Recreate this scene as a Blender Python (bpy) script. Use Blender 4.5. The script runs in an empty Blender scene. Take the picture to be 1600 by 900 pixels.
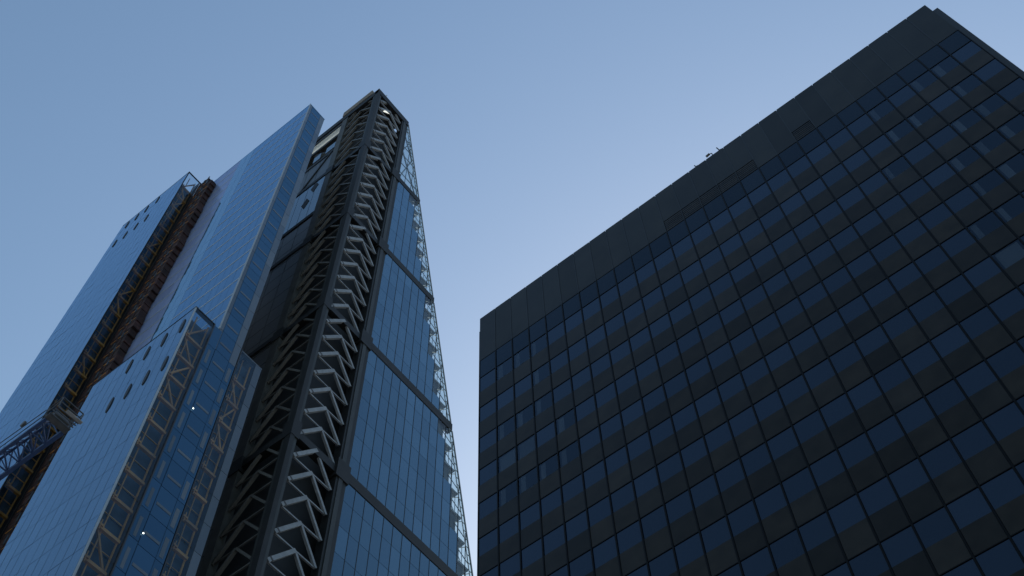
import bpy, math, random
from mathutils import Vector, Matrix
random.seed(7)
sc = bpy.context.scene
COL = sc.collection

# ------------------------------------------------------------------ camera
FPX, PITCH, ROLL, YAW = 1828.227, 1.08685657, -0.0429809, math.radians(35.85)
def _axes():
    cp, sp = math.cos(PITCH), math.sin(PITCH)
    F = Vector((0, cp, sp)); R = Vector((1, 0, 0)); U = Vector((0, -sp, cp))
    c, s = math.cos(ROLL), math.sin(ROLL)
    R, U = R*c + U*s, U*c - R*s
    G = Matrix.Rotation(YAW, 3, 'Z')
    return G @ R, G @ U, G @ F
CR, CU, CF = _axes()
CPOS = Vector((0, 0, 1.6))
cam = bpy.data.cameras.new('camera')
cam.sensor_width = 36; cam.lens = FPX*36/1600; cam.clip_start = 0.1; cam.clip_end = 6000
camo = bpy.data.objects.new('camera', cam); COL.objects.link(camo)
camo.matrix_world = Matrix(((CR.x, CU.x, -CF.x, CPOS.x), (CR.y, CU.y, -CF.y, CPOS.y), (CR.z, CU.z, -CF.z, CPOS.z), (0, 0, 0, 1)))
sc.camera = camo
def project(p):
    v = Vector(p) - CPOS; w = v.dot(CF)
    if w < 1: return (-9999, -9999, 1)
    return (800 + FPX*v.dot(CR)/w, 450 - FPX*v.dot(CU)/w, w)

# ------------------------------------------------------------------ light
SUN_EL, SUN_AZ = math.radians(36), math.radians(-14)     # azimuth from +Y towards +X
w = bpy.data.worlds.new('World'); sc.world = w; w.use_nodes = True
nt = w.node_tree; nt.nodes.clear()
sky = nt.nodes.new('ShaderNodeTexSky'); sky.sky_type = 'NISHITA'; sky.sun_disc = False
sky.sun_elevation = SUN_EL; sky.sun_rotation = SUN_AZ
sky.air_density = 2.2; sky.dust_density = 2.0; sky.ozone_density = 6.0; sky.altitude = 0
bg = nt.nodes.new('ShaderNodeBackground'); bg.inputs['Strength'].default_value = 0.10
wo = nt.nodes.new('ShaderNodeOutputWorld')
nt.links.new(sky.outputs[0], bg.inputs[0]); nt.links.new(bg.outputs[0], wo.inputs[0])
sl = bpy.data.lights.new('sun', 'SUN'); sl.energy = 3.0; sl.angle = math.radians(0.5); sl.color = (1, 0.93, 0.84)
so = bpy.data.objects.new('sun', sl); COL.objects.link(so)
sd = Vector((math.sin(SUN_AZ)*math.cos(SUN_EL), math.cos(SUN_AZ)*math.cos(SUN_EL), math.sin(SUN_EL)))
so.rotation_euler = sd.to_track_quat('Z', 'Y').to_euler(); so.location = (0, 0, 300)
vs = sc.view_settings
vs.view_transform = 'Standard'; vs.look = 'None'; vs.exposure = 0.43; vs.gamma = 1.0; vs.use_curve_mapping = False

# ------------------------------------------------------------------ materials
def new_mat(name):
    m = bpy.data.materials.new(name); m.use_nodes = True
    t = m.node_tree; t.nodes.clear()
    return m, t, t.nodes.new('ShaderNodeOutputMaterial')
def N(t, typ, **kw):
    n = t.nodes.new(typ)
    for k, v in kw.items(): setattr(n, k, v)
    return n
def solid(name, col, rough=0.5, ior=1.5, metal=0.0, rand=0.0, grain=0.0, gscale=0.6, bump=0.0, bscale=0.4, spec_tint=None, rrand=0.0):
    m, t, out = new_mat(name)
    p = N(t, 'ShaderNodeBsdfPrincipled')
    p.inputs['Roughness'].default_value = rough; p.inputs['IOR'].default_value = ior; p.inputs['Metallic'].default_value = metal
    p.inputs['Base Color'].default_value = (*col, 1)
    if spec_tint: p.inputs['Specular Tint'].default_value = (*spec_tint, 1)
    tc = N(t, 'ShaderNodeTexCoord'); geo = N(t, 'ShaderNodeNewGeometry'); oi = N(t, 'ShaderNodeObjectInfo')
    val = None
    if rand > 0:
        mr = N(t, 'ShaderNodeMapRange'); mr.inputs['To Min'].default_value = 1-rand; mr.inputs['To Max'].default_value = 1+rand
        t.links.new(oi.outputs['Random'], mr.inputs['Value']); val = mr.outputs[0]
    if grain > 0:
        nz = N(t, 'ShaderNodeTexNoise'); nz.inputs['Scale'].default_value = gscale; nz.inputs['Detail'].default_value = 6
        t.links.new(geo.outputs['Position'], nz.inputs['Vector'])
        g = N(t, 'ShaderNodeMapRange'); g.inputs['From Min'].default_value = .3; g.inputs['From Max'].default_value = .7
        g.inputs['To Min'].default_value = 1-grain; g.inputs['To Max'].default_value = 1+grain
        t.links.new(nz.outputs['Fac'], g.inputs['Value'])
        if val:
            mu = N(t, 'ShaderNodeMath', operation='MULTIPLY'); t.links.new(val, mu.inputs[0]); t.links.new(g.outputs[0], mu.inputs[1]); val = mu.outputs[0]
        else: val = g.outputs[0]
    if val:
        hs = N(t, 'ShaderNodeHueSaturation'); hs.inputs['Color'].default_value = (*col, 1)
        t.links.new(val, hs.inputs['Value']); t.links.new(hs.outputs[0], p.inputs['Base Color'])
    if rrand > 0:
        rr = N(t, 'ShaderNodeMapRange'); rr.inputs['To Min'].default_value = max(1.2, ior-rrand); rr.inputs['To Max'].default_value = ior+rrand
        ml = N(t, 'ShaderNodeMath', operation='MULTIPLY'); ml.inputs[1].default_value = 7.31
        fr = N(t, 'ShaderNodeMath', operation='FRACT')
        t.links.new(oi.outputs['Random'], ml.inputs[0]); t.links.new(ml.outputs[0], fr.inputs[0]); t.links.new(fr.outputs[0], rr.inputs['Value'])
        t.links.new(rr.outputs[0], p.inputs['IOR'])
    if bump > 0:
        nb = N(t, 'ShaderNodeTexNoise'); nb.inputs['Scale'].default_value = bscale; nb.inputs['Detail'].default_value = 1.5
        t.links.new(geo.outputs['Position'], nb.inputs['Vector'])
        bp = N(t, 'ShaderNodeBump'); bp.inputs['Strength'].default_value = 1; bp.inputs['Distance'].default_value = bump
        t.links.new(nb.outputs['Fac'], bp.inputs['Height']); t.links.new(bp.outputs[0], p.inputs['Normal'])
    t.links.new(p.outputs[0], out.inputs['Surface'])
    return m
def coated(name, base, ior, tint=(.62, .82, 1.0), rough=.03, rand=.25, bump=.005, bscale=.4, rrand=.05, boost=1.0):
    """opaque-backed coated glass: tinted Fresnel reflection over a dark body colour"""
    m, t, out = new_mat(name)
    oi = N(t, 'ShaderNodeObjectInfo'); geo = N(t, 'ShaderNodeNewGeometry')
    mr = N(t, 'ShaderNodeMapRange'); mr.inputs['To Min'].default_value = 1-rand; mr.inputs['To Max'].default_value = 1+rand
    t.links.new(oi.outputs['Random'], mr.inputs['Value'])
    hs = N(t, 'ShaderNodeHueSaturation'); hs.inputs['Color'].default_value = (*base, 1); t.links.new(mr.outputs[0], hs.inputs['Value'])
    df = N(t, 'ShaderNodeBsdfDiffuse'); t.links.new(hs.outputs[0], df.inputs['Color'])
    gl = N(t, 'ShaderNodeBsdfGlossy'); gl.inputs['Color'].default_value = (*tint, 1); gl.inputs['Roughness'].default_value = rough
    ml = N(t, 'ShaderNodeMath', operation='MULTIPLY'); ml.inputs[1].default_value = 7.31
    fr = N(t, 'ShaderNodeMath', operation='FRACT'); rr = N(t, 'ShaderNodeMapRange'); rr.inputs['To Min'].default_value = ior-rrand; rr.inputs['To Max'].default_value = ior+rrand
    t.links.new(oi.outputs['Random'], ml.inputs[0]); t.links.new(ml.outputs[0], fr.inputs[0]); t.links.new(fr.outputs[0], rr.inputs['Value'])
    fn = N(t, 'ShaderNodeFresnel'); t.links.new(rr.outputs[0], fn.inputs['IOR'])
    bo = N(t, 'ShaderNodeMath', operation='MULTIPLY', use_clamp=True); bo.inputs[1].default_value = boost; t.links.new(fn.outputs[0], bo.inputs[0])
    nb = N(t, 'ShaderNodeTexNoise'); nb.inputs['Scale'].default_value = bscale; nb.inputs['Detail'].default_value = 1.5
    t.links.new(geo.outputs['Position'], nb.inputs['Vector'])
    bp = N(t, 'ShaderNodeBump'); bp.inputs['Distance'].default_value = bump; t.links.new(nb.outputs['Fac'], bp.inputs['Height']); t.links.new(bp.outputs[0], gl.inputs['Normal'])
    mx = N(t, 'ShaderNodeMixShader'); t.links.new(bo.outputs[0], mx.inputs[0]); t.links.new(df.outputs[0], mx.inputs[1]); t.links.new(gl.outputs[0], mx.inputs[2])
    t.links.new(mx.outputs[0], out.inputs['Surface'])
    return m
def clear_glass(name, tint, ior=1.5, rough=0.0, boost=1.0, gloss=(.9, .95, 1)):
    m, t, out = new_mat(name)
    fr = N(t, 'ShaderNodeFresnel'); fr.inputs['IOR'].default_value = ior
    tr = N(t, 'ShaderNodeBsdfTransparent'); tr.inputs['Color'].default_value = (*tint, 1)
    gl = N(t, 'ShaderNodeBsdfGlossy'); gl.inputs['Roughness'].default_value = rough; gl.inputs['Color'].default_value = (*gloss, 1)
    mu = N(t, 'ShaderNodeMath', operation='MULTIPLY', use_clamp=True); mu.inputs[1].default_value = boost
    mx = N(t, 'ShaderNodeMixShader')
    ge = N(t, 'ShaderNodeNewGeometry'); iv = N(t, 'ShaderNodeMath', operation='SUBTRACT'); iv.inputs[0].default_value = 1
    m2 = N(t, 'ShaderNodeMath', operation='MULTIPLY')
    t.links.new(ge.outputs['Backfacing'], iv.inputs[1]); t.links.new(fr.outputs[0], m2.inputs[0]); t.links.new(iv.outputs[0], m2.inputs[1])
    t.links.new(m2.outputs[0], mu.inputs[0]); t.links.new(mu.outputs[0], mx.inputs[0])
    t.links.new(tr.outputs[0], mx.inputs[1]); t.links.new(gl.outputs[0], mx.inputs[2]); t.links.new(mx.outputs[0], out.inputs['Surface'])
    return m

M = {}
M['slab_glass'] = coated('slab glass', (.016, .04, .085), 1.9, (.48, .74, 1), boost=1.5)
M['slab_light'] = coated('slab pale glass', (.08, .15, .22), 1.9, (.56, .80, 1), rand=.1, boost=1.5)
M['slab_band'] = solid('slab floor band', (.30, .36, .42), .25, 1.5, rand=.1)
M['block_glass'] = coated('block panel glass', (.05, .078, .115), 2.05, (.54, .77, 1), .06, rand=.2, bump=.012, bscale=.6, rrand=.12, boost=1.4)
M['joint'] = solid('dark joint backing', (.012, .014, .018), .6)
M['side_glass'] = coated('side glass', (.008, .03, .08), 1.75, (.42, .74, 1), rand=.25, boost=1.2)
M['side_light'] = coated('side pale panel', (.10, .115, .13), 1.6, (.7, .85, 1), .15, rand=.25)
M['strip_glass'] = clear_glass('clear strip glass', (.80, .86, .90), 1.5, .02, .85, (.6, .82, 1))
M['cavity'] = solid('cavity wall', (.035, .055, .075), .5, grain=.4)
M['yellow'] = solid('ochre painted steel', (.58, .26, .05), .45, rand=.2, grain=.25)
M['rust'] = solid('red brown scaffold sheeting', (.042, .018, .016), .8, rand=.5, grain=.5, gscale=1.6)
M['dark_post'] = solid('black steel post', (.012, .012, .014), .4)
M['vent'] = solid('dark vent', (.01, .011, .014), .5)
M['frame'] = solid('dark grey frame steel', (.014, .016, .018), .55, 1.35, grain=.25, gscale=.5)
M['frame_light'] = solid('mid grey column steel', (.026, .031, .032), .5, 1.4, grain=.3, gscale=.4)
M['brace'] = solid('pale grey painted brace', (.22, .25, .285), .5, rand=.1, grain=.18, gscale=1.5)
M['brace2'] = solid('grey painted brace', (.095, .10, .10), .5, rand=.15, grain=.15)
M['column_grey'] = solid('weathered grey column', (.062, .068, .068), .55, 1.4, grain=.35, gscale=.5)
M['sleeve'] = solid('joint sleeve', (.05, .05, .055), .5)
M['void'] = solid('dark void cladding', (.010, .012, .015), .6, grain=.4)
M['west_glass'] = coated('west facade glass', (.030, .06, .095), 1.78, (.50, .77, 1), .04, rand=.4, bump=.008, bscale=.5, rrand=.08, boost=1.35)
M['edge_glass'] = clear_glass('edge glass', (.90, .94, .945), 1.45, boost=.7)
M['floor_plate'] = solid('office floor interior', (.06, .085, .11), .6, grain=.3)
M['slab_edge'] = solid('floor slab underside', (.22, .26, .29), .6)
M['thin_steel'] = solid('slim facade steel', (.16, .20, .22), .4)
M['north_wall'] = solid('north wall cladding', (.035, .042, .048), .35, grain=.35, gscale=.3)
M['mirror_panel'] = coated('reflective panel', (.10, .15, .22), 2.6, (.75, .9, 1), .06)
shm, sht, sho = new_mat('white sheeting'); s1 = N(sht, 'ShaderNodeBsdfDiffuse'); s2 = N(sht, 'ShaderNodeBsdfTranslucent'); s3 = N(sht, 'ShaderNodeMixShader')
s1.inputs['Color'].default_value = s2.inputs['Color'].default_value = (.75, .76, .76, 1); s3.inputs[0].default_value = .5
sht.links.new(s1.outputs[0], s3.inputs[1]); sht.links.new(s2.outputs[0], s3.inputs[2]); sht.links.new(s3.outputs[0], sho.inputs['Surface']); M['sheet'] = shm
M['slab_lilac'] = coated('slab lilac panel', (.25, .33, .56), 1.3, (.62, .74, 1), .15, rand=.1)  # lilac reflection put into the base colour, with mirror reflection kept weak
M['plant'] = solid('tan roof plant cladding', (.20, .17, .13), .6, grain=.2)
M['rb_glass'] = coated('tinted office glass', (.006, .011, .024), 1.55, (.64, .80, 1), rand=.25, bump=.004, bscale=.3, rrand=.035)
M['rb_dim'] = coated('tinted blank glass', (.008, .011, .016), 1.3, (.62, .8, 1), .12, rand=.3, rrand=.03)
M['rb_spandrel'] = solid('bronze spandrel', (.017, .016, .014), .32, 1.26, rand=.35, grain=.3, gscale=.8, rrand=.02)
M['rb_mullion'] = solid('black bronze mullion', (.003, .003, .004), .4, 1.2)
M['rb_panel'] = solid('bronze parapet panel', (.014, .015, .014), .38, 1.3, rand=.2, grain=.35, gscale=.4, rrand=.02)
M['rb_seam'] = solid('parapet seam', (.016, .019, .022), .4, 1.4)
M['rb_clear'] = clear_glass('clear tinted glass', (.46, .50, .54), 1.5, .03, 1.0, (.62, .79, 1))
M['blind'] = solid('pale blind', (.62, .62, .60), .8, rand=.3)
M['room'] = solid('dark room', (.012, .012, .013), .8)
M['louvre'] = solid('black louvre', (.008, .008, .008), .6, 1.25)
M['crane'] = solid('blue crane paint', (.02, .055, .16), .4, grain=.2, gscale=2)
M['crane_grey'] = solid('crane grey steel', (.075, .08, .088), .5, grain=.25, gscale=2)
M['crane_white'] = solid('crane pale deck', (.32, .33, .34), .5, grain=.2, gscale=3)
M['cable'] = solid('dark cable', (.02, .02, .022), .5)
M['concrete'] = solid('concrete', (.26, .25, .24), .8, grain=.25)
lm, lt, lo = new_mat('lit lamp'); em = N(lt, 'ShaderNodeEmission'); em.inputs['Color'].default_value = (.9, 1, .95, 1); em.inputs['Strength'].default_value = 2.5
lt.links.new(em.outputs[0], lo.inputs['Surface']); M['lamp'] = lm
gm, gt, go = new_mat('paving')
gp = N(gt, 'ShaderNodeBsdfPrincipled'); gp.inputs['Roughness'].default_value = .85
gb = N(gt, 'ShaderNodeTexBrick'); gb.inputs['Scale'].default_value = 1.0
gb.inputs['Color1'].default_value = (.23, .22, .21, 1); gb.inputs['Color2'].default_value = (.30, .29, .27, 1); gb.inputs['Mortar'].default_value = (.1, .1, .1, 1); gb.inputs['Mortar Size'].default_value = .01
gg = N(gt, 'ShaderNodeNewGeometry'); gt.links.new(gg.outputs['Position'], gb.inputs['Vector']); gt.links.new(gb.outputs['Color'], gp.inputs['Base Color']); gt.links.new(gp.outputs[0], go.inputs['Surface'])
M['paving'] = gm

# ------------------------------------------------------------------ helpers
BOXF = [(0, 3, 2, 1), (4, 5, 6, 7), (0, 1, 5, 4), (1, 2, 6, 5), (2, 3, 7, 6), (3, 0, 4, 7)]
def box_v(x0, x1, y0, y1, z0, z1):
    return [(x0, y0, z0), (x1, y0, z0), (x1, y1, z0), (x0, y1, z0), (x0, y0, z1), (x1, y0, z1), (x1, y1, z1), (x0, y1, z1)]
class MB:
    def __init__(s): s.v = []; s.f = []
    def box(s, x0, x1, y0, y1, z0, z1):
        n = len(s.v); s.v += box_v(x0, x1, y0, y1, z0, z1); s.f += [tuple(i+n for i in q) for q in BOXF]; return s
    def prism(s, poly, axis, a0, a1):          # poly in the other two axes, in order
        n = len(s.v); k = len(poly)
        for a in (a0, a1):
            for (u, v) in poly:
                s.v.append((a, u, v) if axis == 'x' else (u, a, v) if axis == 'y' else (u, v, a))
        s.f.append(tuple(range(n, n+k))); s.f.append(tuple(reversed(range(n+k, n+2*k))))
        for i in range(k):
            j = (i+1) % k; s.f.append((n+i, n+k+i, n+k+j, n+j))
        return s
    def bar(s, p, q, w, h=None, ref=(0, 0, 1)):
        h = h or w; p, q = Vector(p), Vector(q); d = (q-p).normalized(); r = Vector(ref)
        if abs(d.dot(r)) > .95: r = Vector((1, 0, 0))
        a = d.cross(r).normalized(); b = a.cross(d).normalized(); n = len(s.v)
        for c in (p, q):
            for (i, j) in ((-1, -1), (1, -1), (1, 1), (-1, 1)):
                s.v.append(tuple(c + a*(i*w/2) + b*(j*h/2)))
        s.f += [tuple(i+n for i in f) for f in BOXF]; return s
    def tube(s, p, q, r, k=8):
        p, q = Vector(p), Vector(q); d = (q-p).normalized(); ref = Vector((0, 0, 1)) if abs(d.z) < .9 else Vector((1, 0, 0))
        a = d.cross(ref).normalized(); b = a.cross(d).normalized(); n = len(s.v)
        for c in (p, q):
            for i in range(k):
                th = 2*math.pi*i/k; s.v.append(tuple(c + a*(r*math.cos(th)) + b*(r*math.sin(th))))
        s.f.append(tuple(reversed(range(n, n+k)))); s.f.append(tuple(range(n+k, n+2*k)))
        for i in range(k):
            j = (i+1) % k; s.f.append((n+i, n+j, n+k+j, n+k+i))
        return s
    def mesh(s, name, mat):
        me = bpy.data.meshes.new(name); me.from_pydata(s.v, [], s.f); me.validate(); me.update()
        import bmesh
        bm = bmesh.new(); bm.from_mesh(me); bmesh.ops.recalc_face_normals(bm, faces=bm.faces); bm.to_mesh(me); bm.free()
        me.materials.append(M[mat]); return me
def thing(name, label, cat, loc, rotz=0, group=None):
    o = bpy.data.objects.new(name, None); COL.objects.link(o); o.location = loc; o.rotation_euler = (0, 0, rotz)
    o['label'] = label; o['category'] = cat
    if group: o['group'] = group
    o.empty_display_size = 1
    return o
ORG = {}
def origin(root):
    o = Vector((0, 0, 0)); r = root
    while r: o += Vector(r.location); r = r.parent
    return o
def put(name, me, parent, loc=(0, 0, 0)):      # loc = design (unrotated world) position
    o = bpy.data.objects.new(name, me); COL.objects.link(o)
    if parent: o.parent = parent; o.location = Vector(loc) - origin(parent)
    else: o.location = loc
    return o
def build(name, mb, mat, parent): return put(name, mb.mesh(name, mat), parent)
CACHE = {}
def boxpart(name, mat, parent, x0, x1, y0, y1, z0, z1, tilt=0.0):
    dx, dy, dz = round(x1-x0, 3), round(y1-y0, 3), round(z1-z0, 3); k = (dx, dy, dz, mat)
    if k not in CACHE:
        CACHE[k] = MB().box(-dx/2, dx/2, -dy/2, dy/2, -dz/2, dz/2).mesh(name, mat)
    o = put(name, CACHE[k], parent, ((x0+x1)/2, (y0+y1)/2, (z0+z1)/2))
    if tilt:
        t = math.radians(tilt)
        o.rotation_euler = (random.uniform(-t, t), random.uniform(-t, t)*.3, random.uniform(-t, t))
    return o
def area(b):
    x0, x1, y0, y1, z0, z1 = b
    c = project(((x0+x1)/2, (y0+y1)/2, (z0+z1)/2))
    if not (-25 < c[0] < 1625 and -25 < c[1] < 925): return 0
    return 1e6/c[2]**2 + 1
def pieces(name, parent, items, limit=300, tilt=0.12):
    """items = [(box, mat)]: the largest in view become parts, the rest one joined part per material"""
    it = sorted(items, key=lambda q: -area(q[0])); rest = {}
    for i, (b, m) in enumerate(it):
        if i < limit and area(b) > 0: boxpart(name, m, parent, *b, tilt=tilt)
        else: rest.setdefault(m, MB()).box(*b)
    for m, mb in rest.items():
        o = build(name + '_remainder', mb, m, parent); o['kind'] = 'stuff'

# ------------------------------------------------------------------ ground
g = build('ground', MB().box(-2500, 2500, -2500, 2500, -1, 0), 'paving', None); g['kind'] = 'structure'

# ------------------------------------------------------------------ low glass block in front (oval vents)
def vent_mesh():
    mb = MB(); poly = []
    for i in range(14):
        th = 2*math.pi*i/14; poly.append((.26*math.cos(th), (1.5 if abs(math.sin(th)) > .1 else 1.5)*math.sin(th)))
    mb.prism(poly, 'y', -.05, .05); return mb.mesh('vent', 'vent')
VENT = vent_mesh()
FH = 4.06
def cavity_strip(root, X, y0, y1, ztop, zmin, fh, diag_rows, mat='yellow'):
    """ochre steel behind a clear glazed strip that faces +X; cavity open at the top"""
    k = 0; z = ztop
    while z > zmin:
        if k > 0:
            build_beam = MB().bar((X-.55, y0+.35, z-1.0), (X-.55, y1-.15, z-1.0), .34, .34)
            build('beam', build_beam, mat, root)
            build('rail', MB().bar((X-.9, y0+.3, z-2.7), (X-.9, y1-.2, z-2.7), .09), mat, root)
            build('tie', MB().bar((X-.3, y0+.45, z-1.5), (X-.3, y0+.45, z-.3), .10, .10).bar((X-.3, y0+.2, z-.9), (X-.3, y0+.75, z-.9), .16, .22), mat, root)
        if k in diag_rows:
            if k % 2: build('diagonal', MB().bar((X-.7, y0+.5, z-1.0), (X-.7, y1-.4, z-fh-.8), .2), mat, root)
            else: build('diagonal', MB().bar((X-.7, y1-.4, z-1.0), (X-.7, y0+.5, z-fh-.8), .2), mat, root)
        z -= fh; k += 1
    build('post', MB().box(X-.75, X-.6, y1-.35, y1-.2, 0, ztop-.3), mat, root)
    build('post', MB().box(X-.75, X-.62, y0+.9, y0+1.02, 0, ztop-.3), mat, root)

near = thing('glass_block', 'low pale blue glass block with two rows of oval vents and a glazed ochre-framed edge', 'building', (-73.7, 31.2, 0))
XN, XL, YF, YB, ZT = -65.3, -82.1, 29.33, 33.0, 118.3
build('body', MB().box(XL+.08, XN-1.3, YF+.09, YB-.02, 0, ZT-1.2), 'joint', near)
build('cavity_wall', MB().box(XN-1.28, XN-1.2, YF+.1, 32.22, 0, ZT-.6), 'cavity', near)
build('edge_post', MB().box(XN-.16, XN+.02, YF+.0, YF+.16, 0, ZT+.05), 'slab_band', near)
build('divider', MB().box(XN-1.2, XN+.1, 32.2, 32.36, 0, ZT+.1), 'dark_post', near)
build('coping', MB().box(XN-.5, XN+.04, YF-.02, 32.3, ZT-.02, ZT+.14).box(XL, XN-.5, YF-.03, YF+.3, ZT-.02, ZT+.12), 'frame', near)
build('side_backing', MB().box(XN-1.2, XN-.12, 32.37, YB-.02, 0, ZT-.1), 'joint', near)
items = []
ncol = 11; pw = (XN-.18-XL)/ncol
rows = int(ZT/FH)+1
for r in range(rows):
    z1 = ZT - r*FH; z0 = max(0.05, z1-FH)
    for c in range(ncol):
        x0 = XL + c*pw
        items.append(((x0+.03, x0+pw-.03, YF, YF+.06, z0+.03, z1-.03), 'block_glass'))
pieces('facade_panel', near, items, 300, .25)
sp = []; sb = []
for r in range(rows):
    z1 = ZT - r*FH; z0 = max(.05, z1-FH)
    sp.append(((XN-.05, XN, YF+.19, 32.18, z0+.04, z1-.04), 'strip_glass'))
    sb.append(((XN-.05, XN+.003, 32.4, 33.5, z0+.03, z1-.03), 'side_glass'))
pieces('strip_pane', near, sp, 300, 0.05); pieces('side_pane', near, sb, 300, .1)
for i, (x, z) in enumerate([(-66.45, 115.2), (-69.3, 115.2), (-72.05, 115.2), (-74.85, 115.2), (-66.5, 107.3), (-69.3, 107.3), (-72.05, 107.3), (-74.8, 107.3)]):
    put('vent', VENT, near, (x, YF-.04, z))
cavity_strip(near, XN, YF, 32.3, ZT, 60, FH, (0, 1, 2, 3, 9, 10))

# ------------------------------------------------------------------ tall glass slab
slab = thing('glass_tower', 'tall thin blue glass slab with pale horizontal floor bands and a narrow panelled edge', 'building', (-78, 35, 0))
SX0, SX1, SY0, SY1, SZ, SF = -91.2, -65.3, 33.0, 36.6, 197.2, 4.12
build('body', MB().box(SX0, SX1-.12, SY0+.1, SY1, 0, SZ-.3), 'joint', slab)
build('coping', MB().box(SX0, SX1+.03, SY0-.02, SY1+.02, SZ-.28, SZ+.02), 'slab_light', slab)
build('edge_fin', MB().box(SX1-.1, SX1+.05, SY0-.05, SY0+.1, ZT+.1, SZ+.05), 'slab_band', slab)
items = []; bands = []; zr = SZ-.3; r = 0
while zr > 100:
    z1, z0 = zr, zr-SF
    for c in range(9):
        a = -78.5 + c*(13.1/9); items.append(((a+.02, a+13.1/9-.02, SY0, SY0+.06, z0+.42, z1-.03), 'slab_glass'))
    for c in range(2):
        a = -81.9 + c*1.7; items.append(((a+.02, a+1.68, SY0-.01, SY0+.05, z0+.02, z1-.02), 'slab_light'))
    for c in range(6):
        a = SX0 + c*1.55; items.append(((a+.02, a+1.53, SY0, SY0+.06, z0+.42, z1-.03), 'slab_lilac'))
    bands.append(((-78.48, SX1-.12, SY0-.02, SY0+.05, z0+.02, z0+.38), 'slab_band'))
    bands.append(((SX0+.02, -81.92, SY0-.02, SY0+.05, z0+.02, z0+.38), 'slab_band'))
    zr -= SF; r += 1
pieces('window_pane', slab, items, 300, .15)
pieces('floor_band', slab, bands, 300, 0)
items = []; tr = []; zr = SZ-.3
while zr > 0:
    z1, z0 = zr, max(.05, zr-SF); low = z1 < ZT
    if not low: items.append(((SX1-.05, SX1+.0, SY0+.12, SY0+.56, z0+.03, z1-.03), 'side_light'))
    items.append(((SX1-.05, SX1, 33.6 if not low else 33.56, 35.6, z0+.03, z1-.03), 'side_glass'))
    items.append(((SX1-.05, SX1, 35.64, SY1-.03, z0+.03, z1-.03), 'side_light' if not low else 'side_glass'))
    tr.append(((SX1-.02, SX1+.03, 33.75, 35.5, z0+1.6, z0+1.95), 'side_light'))
    if low: tr.append(((SX1-.02, SX1+.02, 35.85, SY1-.3, z0+.5, z0+3.1), 'side_light')); tr.append(((SX1-.02, SX1+.02, 32.75, 33.1, z0+.5, z0+3.1), 'side_light'))
    zr -= SF
pieces('side_pane', slab, items, 300, .1)
pieces('transom', slab, tr, 300, 0)
# rear wing of the slab (ochre strip to its right)
build('wing_body', MB().box(-75, SX1-1.2, SY1+.02, 39.9, 0, ZT-.9), 'joint', slab)
build('cavity_wall', MB().box(SX1-1.18, SX1-1.1, SY1+.2, 39.0, 0, ZT-.5), 'cavity', slab)
build('divider', MB().box(SX1-1.1, SX1+.1, SY1+.0, SY1+.14, 0, ZT+.1), 'dark_post', slab)
build('wing_coping', MB().box(SX1-.4, SX1+.03, SY1+.14, 39.98, ZT-.1, ZT+.08), 'side_light', slab)
items = []; z1 = ZT-.1
while z1 > 0:
    z0 = max(.05, z1-FH)
    items.append(((SX1-.05, SX1, SY1+.16, 39.0, z0+.03, z1-.03), 'strip_glass'))
    items.append(((SX1-.05, SX1+.01, 39.04, 39.95, z0+.03, z1-.03), 'side_light'))
    z1 -= FH
pieces('wing_pane', slab, items, 300, .05)
build('wing_side_backing', MB().box(SX1-1.08, SX1-.08, 39.06, 39.9, 0, ZT-.2), 'joint', slab)
cavity_strip(slab, SX1, SY1+.1, 39.1, ZT, 60, FH, (1, 2, 3))

# ------------------------------------------------------------------ far glass block
far = thing('glass_block', 'tall pale glass block at the left edge, with a brown scaffolded side', 'building', (-99.7, 32.5, 0))
FX0, FX1, FY0, FY1, FZ = -108.3, -91.2, 29.05, 36.0, 198.0
build('body', MB().box(FX0, FX1-1.3, FY0+.09, FY1, 0, FZ-3.6), 'joint', far)
build('body_rear', MB().box(FX1-1.29, FX1-.02, SY0+.2, FY1-.01, 0, FZ-3.7), 'joint', far)
build('cavity_wall', MB().box(FX1-1.28, FX1-1.2, FY0+.1, SY0+.1, 0, FZ-3.4), 'cavity', far)
build('divider', MB().box(FX1-1.2, FX1+.12, 31.58, 31.74, 0, FZ-.4), 'dark_post', far)
build('coping', MB().box(FX1-.15, FX1+.05, FY0-.02, 32.7, FZ-.02, FZ+.16).box(FX0, FX1-.15, FY0-.02, FY0+.2, FZ-.02, FZ+.12), 'frame', far)
build('edge_post', MB().box(FX1-.12, FX1+.03, FY0-.01, FY0+.13, 0, FZ-.03), 'frame', far)
items = []; ncol = 12; pw = (FX1-.14-FX0)/ncol; z1 = FZ
while z1 > 0:
    z0 = max(.05, z1-FH)
    for c in range(ncol):
        x0 = FX0+c*pw; items.append(((x0+.03, x0+pw-.03, FY0, FY0+.06, z0+.03, z1-.03), 'block_glass'))
    z1 -= FH
pieces('facade_panel', far, items, 300, .35)
items = []; z1 = FZ-.02
while z1 > 0:
    z0 = max(.05, z1-FH); items.append(((FX1-.05, FX1, FY0+.16, 31.56, z0+.05, z1-.05), 'strip_glass')); z1 -= FH
pieces('strip_pane', far, items, 300, .05)
for (x, z) in [(-98.4, 195.7), (-101.2, 195.7), (-103.7, 195.7), (-106.2, 195.7), (-98.45, 188), (-101.0, 188), (-103.7, 188), (-106.3, 188)]:
    put('vent', VENT, far, (x, FY0-.04, z))
cavity_strip(far, FX1, FY0, 31.6, FZ, 90, FH, (0, 1, 2, 6, 10, 11, 15, 20))
z1 = FZ-1.2; k = 0
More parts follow.
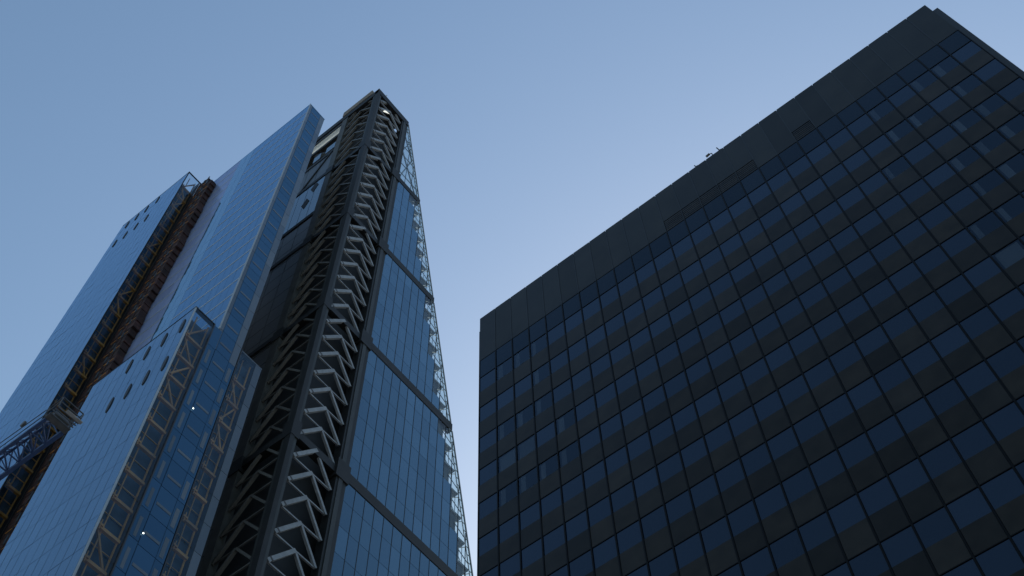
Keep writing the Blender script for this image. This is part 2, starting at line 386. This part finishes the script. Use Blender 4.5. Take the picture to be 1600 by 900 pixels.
while z1 > 60:                      # red-brown hoist bay in the inner corner, storey by storey
    wdt = (2.6 if k < 2 else 4.15) + .18*math.sin(k*.9) + random.uniform(-.12, .12)
    boxpart('scaffold_deck', 'rust', far, FX1+.02, round(FX1+wdt, 2), 31.8, 32.9, z1-1.45, z1-.1)
    boxpart('scaffold_ledge', 'rust', far, FX1+.05, round(FX1+wdt+.12, 2), 31.78, 32.94, z1-1.75, z1-1.47)
    boxpart('scaffold_upright', 'rust', far, FX1+.4, FX1+.52, 31.7, 31.79, z1-1.75, z1)
    for q in (1.5, 2.6): boxpart('scaffold_upright', ('rust', 'cavity')[(k+int(q)) % 2], far, FX1+q+.1*(k % 3), FX1+q+.35+.1*(k % 3), 31.7, 31.79, z1-1.6, z1-.2)
    if k % 2: boxpart('scaffold_rail', 'yellow', far, round(FX1+.3, 2), round(FX1+wdt-.3, 2), 31.72, 31.78, z1-.9, z1-.82)
    z1 -= 1.8; k += 1

# ------------------------------------------------------------------ dark tower with zigzag bracing
tower = thing('wedge_tower', 'tall dark steel tower with pale zigzag bracing and a sloping glass side', 'building', (-80, 60, 0))
X0, YN = -61.73, 43.7
ST = 4.157; LV = 137.0; TOP = 224.3
def ys(z): return 52.5 + (TOP+.2-z)*.1965
levels = [LV + 7*ST*n for n in range(-4, 4)]
build('column', MB().box(-63.0, X0, YN, 44.62, 0, TOP-.4), 'frame_light', tower)
build('column_flange', MB().box(-62.55, X0+.10, YN-.10, 44.2, 0, TOP-.5), 'frame', tower)
build('column', MB().box(-62.9, X0, 50.95, 52.5, 0, TOP-.4), 'frame', tower)
build('column_flange', MB().box(-62.6, X0+.1, 51.3, 51.9, 0, TOP-.5), 'frame_light', tower)
build('column', MB().box(-70.95, -69.55, YN-.02, 44.7, 0, TOP-2.5), 'column_grey', tower)
# chevron bracing: pairs of legs and floor ties, storey by storey
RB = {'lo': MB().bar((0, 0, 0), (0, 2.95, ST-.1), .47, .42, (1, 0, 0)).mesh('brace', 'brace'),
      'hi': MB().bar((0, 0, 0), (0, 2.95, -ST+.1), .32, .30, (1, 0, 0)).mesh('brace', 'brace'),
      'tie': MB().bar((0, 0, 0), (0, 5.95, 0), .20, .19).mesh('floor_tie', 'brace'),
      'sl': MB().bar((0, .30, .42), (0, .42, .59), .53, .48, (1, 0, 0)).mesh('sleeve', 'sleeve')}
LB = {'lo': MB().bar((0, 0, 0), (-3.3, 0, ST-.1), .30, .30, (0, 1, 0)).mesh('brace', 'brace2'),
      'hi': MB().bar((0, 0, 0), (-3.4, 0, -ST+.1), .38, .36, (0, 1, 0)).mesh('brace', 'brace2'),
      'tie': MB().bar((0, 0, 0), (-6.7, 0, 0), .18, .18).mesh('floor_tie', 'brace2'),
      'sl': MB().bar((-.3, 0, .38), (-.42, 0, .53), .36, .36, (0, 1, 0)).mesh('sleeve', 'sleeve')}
for k in range(-19, 21):
    z = LV + k*ST
    xb = X0-.30
    l = put('brace', RB['lo'], tower, (xb, 44.8, z)); put('sleeve', RB['sl'], l, (xb, 44.8, z))
    put('brace', RB['hi'], tower, (xb-.02, 47.77, z+ST-.1))
    yb = YN+.32
    l = put('brace', LB['lo'], tower, (-62.9, yb, z)); put('sleeve', LB['sl'], l, (-62.9, yb, z))
    put('brace', LB['hi'], tower, (-66.2, yb+.02, z+ST-.1))
    if k % 7:
        put('floor_tie', RB['tie'], tower, (xb-.08, 44.75, z+.05))
        put('floor_tie', LB['tie'], tower, (-62.9, yb+.08, z+.05))
for z in levels:
    if z > 220: continue
    build('level_beam', MB().box(X0-1.0, X0-.12, 44.63, 50.94, z-.9, z+.35), 'frame', tower)
    build('level_beam', MB().box(-69.54, -63.01, YN+.12, YN+1.0, z-.9, z+.35), 'frame', tower)
    build('node', MB().box(X0-.95, X0+.18, 50.7, 52.75, z-1.5, z+1.6), 'frame', tower)
    build('node', MB().box(-63.2, X0+.14, YN-.14, 44.8, z-1.6, z+1.4), 'frame', tower)
    build('node', MB().box(-71.1, -69.4, YN-.12, 44.6, z-1.6, z+1.0), 'frame', tower)
build('top_beam', MB().box(X0-1.0, X0+.12, YN-.1, 52.55, TOP-2.2, TOP), 'frame', tower)
build('top_beam', MB().box(-96, X0-1.01, YN-.1, 45.0, TOP-2.3, TOP-.1), 'frame', tower)
# recessed walls behind the bracing, the last one an added sun blocker
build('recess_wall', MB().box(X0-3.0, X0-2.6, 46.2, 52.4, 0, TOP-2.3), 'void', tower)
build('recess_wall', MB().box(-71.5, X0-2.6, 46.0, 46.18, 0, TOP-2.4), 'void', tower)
build('recess_wall', MB().box(X0-2.58, X0-1.3, 52.2, 52.45, 0, TOP-2.3), 'void', tower)  # wall added to close the bay and keep sun off the braces
build('roof', MB().box(-96, X0-1.02, 45.02, 51.5, TOP-1.6, TOP-.3), 'frame', tower)
build('roof_plant', MB().box(-71.2, -63.6, YN-.2, 48, TOP-.08, TOP+2.4), 'plant', tower)
build('mast', MB().bar((-62.9, 44.4, TOP), (-62.9, 44.4, TOP+1.1), .08).bar((-63.2, 44.4, TOP+1.05), (-62.7, 44.4, TOP+1.15), .1), 'crane_grey', tower)
build('mast', MB().bar((-61.9, 45.6, TOP), (-61.6, 45.8, TOP+.9), .12), 'crane_white', tower)
# north wall beside the bracing
NW = 43.85
def nwall(name, mat, x0, x1, z0, z1, dy=0.0, th=.1): boxpart(name, mat, tower, x0, x1, NW+dy, NW+dy+th, z0, z1)
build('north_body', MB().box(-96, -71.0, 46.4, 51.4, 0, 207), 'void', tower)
zz = 176.8
while zz > 2:
    for (a, b) in ((-74.2, -71.1), (-77.4, -74.3), (-80.6, -77.5), (-83.8, -80.7)):
        nwall('north_panel', 'north_wall', a, b, zz-ST+.06, zz-.06)
    zz -= ST
for z in (220.6, 214.6, 206.6, 195.2, 178.0, 166.1, 137):
    nwall('north_beam', 'frame', -96, -71.0, z-.6, z+.6, -.12, .6)
nwall('sheeting', 'sheet', -96, -71.1, 215.3, 219.9, 0, .05)
for (a, b) in ((-73.6, -71.3), (-76.8, -75.0)): nwall('reflective_panel', 'mirror_panel', a, b, 208.6, 211.4)
build('north_brace', MB().bar((-71.2, NW+.4, 207), (-77.5, NW+.4, 214.2), .5).bar((-71.2, NW+.1, 207), (-77.5, NW+.1, 195.5), .5), 'frame', tower)
for c in range(4): nwall('north_panel', 'north_wall', -74.1-3.1*c, -71.1-3.1*c, 196.0, 205.9)
for c in range(4): nwall('reflective_panel', 'mirror_panel', -73.05-2.1*c, -71.05-2.1*c, 178.9, 194.4)
for (x, z) in ((-74.6, 186.6), (-73.4, 192.2)):
    build('opening', MB().prism([(x-.95, z), (x, z-2.3), (x+.95, z), (x, z+2.3)], 'y', NW-.06, NW-.01), 'void', tower)
# west facade glazing
def clip(y0, y1, z0, z1):
    """the pane's polygon cut by the sloping edge y <= ys(z)-.12"""
    poly = [(y0, z0), (y1, z0), (y1, z1), (y0, z1)]; out = []
    f = lambda p: (ys(p[1])-.12) - p[0]
    for i in range(4):
        a, b = poly[i], poly[(i+1) % 4]; fa, fb = f(a), f(b)
        if fa >= 0: out.append(a)
        if (fa >= 0) != (fb >= 0):
            t = fa/(fa-fb); out.append((a[0]+t*(b[0]-a[0]), a[1]+t*(b[1]-a[1])))
    return out
PW = 1.6
rest = MB(); vrest = False
def in_view(p):
    q = project(p); return -30 < q[0] < 1630 and -30 < q[1] < 930
for k in range(-33, 21):
    z0 = LV + k*ST; z1 = z0+ST
    if z1 < 0: continue
    lev = (k % 7) == 0
    za, zb = z0 + (.95 if lev else .03), z1-.03 - (.8 if (k+1) % 7 == 0 else 0)
    za = max(za, .05); c = 0
    while 52.6 + c*PW < ys(za)-.2:
        y0 = 52.56 + c*PW + .03; y1 = y0+PW-.06; c += 1
        p = clip(y0, y1, za, zb)
        if len(p) < 3: continue
        gap = ys((za+zb)/2) - (y0+y1)/2
        clear = gap < 2.6 or k >= 14
        if in_view((X0, y0, z0)) or in_view((X0, y1, z1)):
            if len(p) == 4 and abs(p[1][0]-y1) < 1e-6 and abs(p[2][0]-y1) < 1e-6 and p[0] == (y0, za):
                boxpart('window_pane', 'edge_glass' if clear else 'west_glass', tower, X0-.16, X0-.10, y0, y1, za, zb, tilt=.0 if clear else .15)
            else:
                build('window_pane', MB().prism(p, 'x', X0-.16, X0-.10), 'edge_glass' if clear else 'west_glass', tower)
        else: rest.prism(p, 'x', X0-.16, X0-.10)
o = build('window_pane_remainder', rest, 'west_glass', tower); o['kind'] = 'stuff'
for z in levels[:-1]:
    e = ys(z)
    build('level_band', MB().box(X0-.9, X0-.02, 52.5, e+.15, z-.78, z+.92), 'frame', tower)
# mullions
c = 0
while 52.56 + c*PW < ys(0):
    y = 52.56 + c*PW; ztop = min(TOP-2.3, TOP+.2-(y-52.5)/.1965 - .4)
    if ztop > 4: build('mullion', MB().box(X0-.17, X0-.06, y-.025, y+.025, .05, ztop), 'thin_steel' if False else 'joint', tower)
    c += 1
# floors inside, stepping back with the slope
for k in range(-33, 14):
    z0 = max(0.05, LV + k*ST); z1 = LV + (k+1)*ST
    if z1 < 1: continue
    e = ys(z1)
    boxpart('storey', 'floor_plate', tower, -108, X0-.5, 52.62, round(e-1.2, 3), z0, z1-.36)
    boxpart('floor_slab', 'slab_edge', tower, -108, X0-.3, 52.64, round(e-.35, 3), z1-.35, z1)
    build('bracket', MB().bar((X0-.45, e-1.5, z1-1.9), (X0-.45, e-.1, z1-.5), .09).bar((X0-.45, e-1.5, z1-2.0), (X0-.45, ys(z0+1.2)-.1, z0+1.2), .09).bar((X0-.4, e-.75, z0), (X0-.4, e-.75, z1), .06).bar((X0-.8, e-1.1, z0+.3), (X0-.8, ys(z0)-.2, z0+.3), .07).bar((X0-1.4, e-1.1, z1-.6), (X0-1.4, ys(z0+2)-.2, z0+2), .07), 'thin_steel', tower)
# sloping south skin and its edge ladder, level by level
for i, zl in enumerate(levels[:-1]):
    za, zb = zl+.95, levels[i+1]-.8
    for (a, b) in ((-76, X0), (-92, -76.1), (-108, -92.1)):
        build('sloping_glazing', MB().prism([(ys(za)-.08, za), (ys(za), za), (ys(zb), zb), (ys(zb)-.08, zb)], 'x', a, b), 'edge_glass', tower)
    mb = MB(); x = X0-.05
    mb.bar((x, ys(za), za), (x, ys(zb), zb), .16, .16, (1, 0, 0)).bar((x, ys(za)-.62, za), (x, ys(zb)-.62, zb), .09, .09, (1, 0, 0))
    n = 21
    for j in range(n+1):
        z = za + (zb-za)*j/n; mb.bar((x, ys(z)-.62, z), (x, ys(z), z), .07, .07)
    build('edge_ladder', mb, 'thin_steel', tower)
# open bracing inside the glazed attic
za, zb = levels[-2]+.8, TOP-2.3
for (p, q) in (((X0-.5, 52.7, za), (X0-.5, 55.4, za+14)), ((X0-.5, ys(za)-.4, za), (X0-.5, 52.7, za+14)), ((X0-.5, 52.7, za+14), (X0-.5, 54.0, zb-6)), ((X0-.5, 55.4, za+14), (X0-.5, 52.7, zb-4)),
               ((X0-6, 53, za), (X0-6, 54.6, zb-9)), ((X0-6, 57, za), (X0-6, 53, zb-9))):
    build('attic_brace', MB().bar(p, q, .2), 'thin_steel', tower)
for j in range(1, 7): build('attic_rail', MB().bar((X0-.4, 52.6, za+j*ST-.6), (X0-.4, ys(za+j*ST-.6)-.15, za+j*ST-.6), .14), 'thin_steel', tower)

# ------------------------------------------------------------------ dark office block on the right
RX, RY = -32.66, 40.0
office = thing('office_block', 'broad black office block with rows of blue tinted windows and a blank parapet', 'building', (RX, RY, 0), math.radians(-.25))
NB, BW = 26, 1.756
XR = RX + NB*BW
ZW = [83.9, 79.5, 75.3, 71.3, 67.4, 63.6, 59.85, 56.1, 52.3, 48.5, 44.7, 41.1]
while ZW[-1] > 6: ZW.append(ZW[-1]-3.75)
build('body', MB().box(RX-.05, XR+.25, RY+.75, RY+32, 0, 92.2), 'room', office)
build('corner_pier', MB().box(RX-.2, RX+.05, RY+.22, RY+1.2, 0, 92.1), 'rb_seam', office)
build('corner_pier', MB().box(XR-.02, XR+.45, RY+.20, RY+1.2, 0, 92.5), 'rb_seam', office)
build('end_wall', MB().box(RX-.2, RX-.06, RY+1.21, RY+32, 0, 92.1), 'rb_panel', office)
build('end_wall', MB().box(XR+.26, XR+.44, RY+1.21, RY+32, 0, 92.4), 'rb_panel', office)
BL = {(1,0):.3,(2,0):.3,(3,0):.22,(3,1):.28,(1,2):.28,(2,2):.3,(3,2):.28,(4,3):.36,(1,3):1,(2,3):1,(1,4):.3,(2,4):.3,(3,4):.28,(4,4):.3,
      (24,0):.35,(23,0):.3,(21,0):.25,(24,1):.26,(22,1):.25,(21,1):.25,(24,2):.3,(24,3):.3,(23,2):.3,(23,4):.36,(22,3):.3,(21,5):.25,(22,5):.22,(21,6):1,(23,3):.3,(22,4):.2,(20,2):.2}
wins = []; spans = []; clears = []; dims = []
for b in range(NB):
    x0 = RX + b*BW + .065; x1 = x0 + BW - .13
    for r, zt in enumerate(ZW):
        zn = ZW[r+1] if r+1 < len(ZW) else zt-3.75
        wh = (zt-zn)*.50
        bx = (x0, x1, RY+.06, RY+.10, zt-wh, zt-.07)
        if (b, r) in BL: clears.append((bx, 'rb_clear'))
        else: wins.append((bx, 'rb_glass'))
        spans.append(((x0, x1, RY+.03, RY+.12, zn+.02, zt-wh-.02), 'rb_spandrel'))
    dims.append(((x0, x1, RY+.05, RY+.11, ZW[0]+.04, 86.55), 'rb_dim'))
pieces('window_pane', office, wins, 300 - len(clears), .12)
for bx, m in clears: boxpart('window_pane', m, office, *bx)
pieces('spandrel', office, spans, 300, .08)
pieces('blank_pane', office, dims, 300, .1)
for (b, r), fr in BL.items():
    x0 = RX + b*BW + .2; zt = ZW[r]; zn = ZW[r+1]
    boxpart('blind', 'blind', office, round(x0, 3), round(x0 + (BW-.4)*fr, 3), RY+.14, RY+.18, round(zt-(zt-zn)*.5+.03, 3), round(zt-.12, 3))
for r, zt in enumerate(ZW):
    boxpart('window_head', 'rb_mullion', office, RX+.02, XR-.02, RY+.02, RY+.13, zt-.05, zt+.01)
for b in range(NB+1):
    x = RX + b*BW; a, c = (x-.05, x+.05)
    if b == 0: a = x
    if b == NB: c = x
    boxpart('mullion', 'rb_mullion', office, a, c, RY-.01, RY+.32, 0, 86.6)
    if 0 < b < NB: boxpart('parapet_seam', 'rb_seam', office, x-.03, x+.03, RY-.01, RY+.1, 86.6, 93.7)
LOUV = {11: 1, 12: 1, 13: 1, 14: 1, 15: 1, 18: 1}
for b in range(NB):
    x0 = RX + b*BW + .03; x1 = x0+BW-.06
    lv = b in LOUV
    boxpart('parapet_panel', 'rb_panel', office, x0, x1, RY+.02, RY+.12, 88.5 if lv else 86.62, 93.95, tilt=.06)
    if lv:
        boxpart('louvre', 'louvre', office, x0+.04, x1-.04, RY+.14, RY+.2, 86.62, 88.48)
        for q in range(6): boxpart('louvre_blade', 'rb_spandrel', office, x0+.03, x1-.03, RY+.03, RY+.13, 86.66+q*.3, 86.66+q*.3+.22)
build('parapet_back', MB().box(RX+.02, XR-.02, RY+.37, RY+.74, 86.6, 93.4), 'rb_mullion', office)

# ------------------------------------------------------------------ roof bits of the office block
def rooftop(name, label, cat, x, dz, kind):
    t = thing(name, label, cat, (x, RY+.14 - (x-RX)*.0044, 93.9))
    y = RY+.14 - (x-RX)*.0044; z = 93.9
    if kind == 'rod':
        build('rod', MB().tube((x, y, z), (x-.18, y, z+dz), .05), 'cable', t); build('base', MB().box(x-.12, x+.12, y-.12, y+.12, z, z+.12), 'cable', t)
    else:
        build('pole', MB().tube((x, y, z), (x, y, z+dz*.8), .04).tube((x, y, z+dz*.8), (x-.25, y, z+dz), .04), 'cable', t)
        build('lamp_head', MB().tube((x-.2, y, z+dz), (x-.55, y, z+dz-.1), .11), 'crane_grey', t)
rooftop('antenna', 'short thin antenna on the black parapet, left of the hooked lamp', 'antenna', -9.0, .65, 'rod')
rooftop('roof_lamp', 'small hooked lamp on the edge of the black parapet', 'lamp', -7.4, .85, 'lamp')
rooftop('antenna', 'tallest thin antenna on the black parapet, right of the hooked lamp', 'antenna', -6.65, 1.05, 'rod')

# ------------------------------------------------------------------ tower crane, jib end in view
ZJ = 80.0; JX = -60.4; JY = 19.5
crane = thing('tower_crane', 'blue lattice crane jib with a grey cage at its end, lower left', 'crane', (-96, JY+.4, 0))
def jy(x): return JY + (x-JX)*.02
XE = -104
chordA = MB().bar((JX, jy(JX), ZJ), (XE, jy(XE), ZJ), .26); chordB = MB().bar((JX, jy(JX)+1.7, ZJ), (XE, jy(XE)+1.7, ZJ), .34)
chordC = MB().bar((JX-1.5, jy(JX)+.85, ZJ+1.7), (XE, jy(XE)+.85, ZJ+1.7), .2)
for c_ in (chordA, chordB, chordC): build('chord', c_, 'crane', crane)
x = JX-.4; k = 0
while x > XE+1.6:
    mb = MB(); a, b = x, x-1.5
    mb.bar((a, jy(a), ZJ), (b, jy(b)+1.7, ZJ), .11).bar((b, jy(b)+1.7, ZJ), (b, jy(b), ZJ), .10)
    m_ = (a+b)/2
    for dy in (0, 1.7):
        mb.bar((a, jy(a)+dy, ZJ), (m_, jy(m_)+.85, ZJ+1.7), .09).bar((m_, jy(m_)+.85, ZJ+1.7), (b, jy(b)+dy, ZJ), .09)
    build('lattice', mb, 'crane', crane); x -= 1.5; k += 1
# cage
cx, cy = -59.2, 20.3
build('cage_floor', MB().box(cx-1.1, cx-.5, cy-1.0, cy+1.1, ZJ-.1, ZJ+.02).box(cx-.46, cx-.4, cy-1, cy+1.1, ZJ-.1, ZJ+.02).box(cx-.16, cx-.1, cy-1, cy+1.1, ZJ-.1, ZJ+.02).box(cx+.14, cx+.2, cy-1, cy+1.1, ZJ-.1, ZJ+.02).box(cx+.44, cx+.5, cy-1, cy+1.1, ZJ-.1, ZJ+.02), 'crane_grey', crane)
for (ax, ay) in ((-1.1, -1.0), (.5, -1.0), (.5, 1.1), (-1.1, 1.1)):
    build('cage_post', MB().bar((cx+ax, cy+ay, ZJ), (cx+ax, cy+ay, ZJ+1.3), .08), 'crane_grey', crane)
for zz in (ZJ+.65, ZJ+1.3):
    build('cage_rail', MB().bar((cx-1.1, cy-1, zz), (cx+.5, cy-1, zz), .08).bar((cx+.5, cy-1, zz), (cx+.5, cy+1.1, zz), .08).bar((cx+.5, cy+1.1, zz), (cx-1.1, cy+1.1, zz), .08).bar((cx-1.1, cy+1.1, zz), (cx-1.1, cy-1, zz), .08), 'crane_grey', crane)
build('winch', MB().tube((cx-.8, cy-.6, ZJ+.5), (cx-.8, cy+.7, ZJ+.5), .38, 14), 'crane_grey', crane)
build('ledge', MB().box(cx+.52, cx+.85, cy-.3, cy+1.25, ZJ-.06, ZJ+.0), 'crane_white', crane)
for dy in (-.35, -.85): build('cable', MB().tube((JX+.3, jy(JX)+dy*.5, ZJ+.5), (XE, jy(XE)+dy, ZJ+1.0), .035, 6), 'cable', crane)
build('pulley', MB().tube((-62.6, 18.75, ZJ+.55), (-62.6, 18.95, ZJ+.55), .3, 14), 'crane_grey', crane)
mx, my = -96, jy(-96)+.85
for (ax, ay) in ((-.9, -.9), (.9, -.9), (.9, .9), (-.9, .9)):
    build('mast_leg', MB().bar((mx+ax, my+ay, 0), (mx+ax, my+ay, ZJ-.1), .2), 'crane', crane)
zz = 0; mb = MB()
while zz < ZJ-2:
    for (p, q) in (((-.9, -.9), (.9, -.9)), ((.9, -.9), (.9, .9)), ((.9, .9), (-.9, .9)), ((-.9, .9), (-.9, -.9))):
        mb.bar((mx+p[0], my+p[1], zz), (mx+q[0], my+q[1], zz+1.8), .09)
    zz += 1.8
build('mast_lattice', mb, 'crane', crane)
build('foundation', MB().box(mx-1.8, mx+1.8, my-1.8, my+1.8, 0.004, .7), 'concrete', crane)

# ------------------------------------------------------------------ two lit work lamps behind the side glazing
def lamp(label, px, py):
    v = CR*(px-800) - CU*(py-450) + CF*FPX; p = CPOS + v*((SX1+.12-CPOS.x)/v.x)
    t = thing('work_lamp', label, 'lamp', p)
    build('bulb', MB().tube(p+Vector((0, -.06, 0)), p+Vector((0, .06, 0)), .06, 10), 'lamp', t)
    build('bracket', MB().box(p.x-.12, p.x-.02, p.y-.03, p.y+.03, p.z-.03, p.z+.25), 'dark_post', t)
lamp('small lit lamp on the blue glass edge, the upper of two', 302, 638)
lamp('small lit lamp on the blue glass edge, the lower of two', 224, 833)
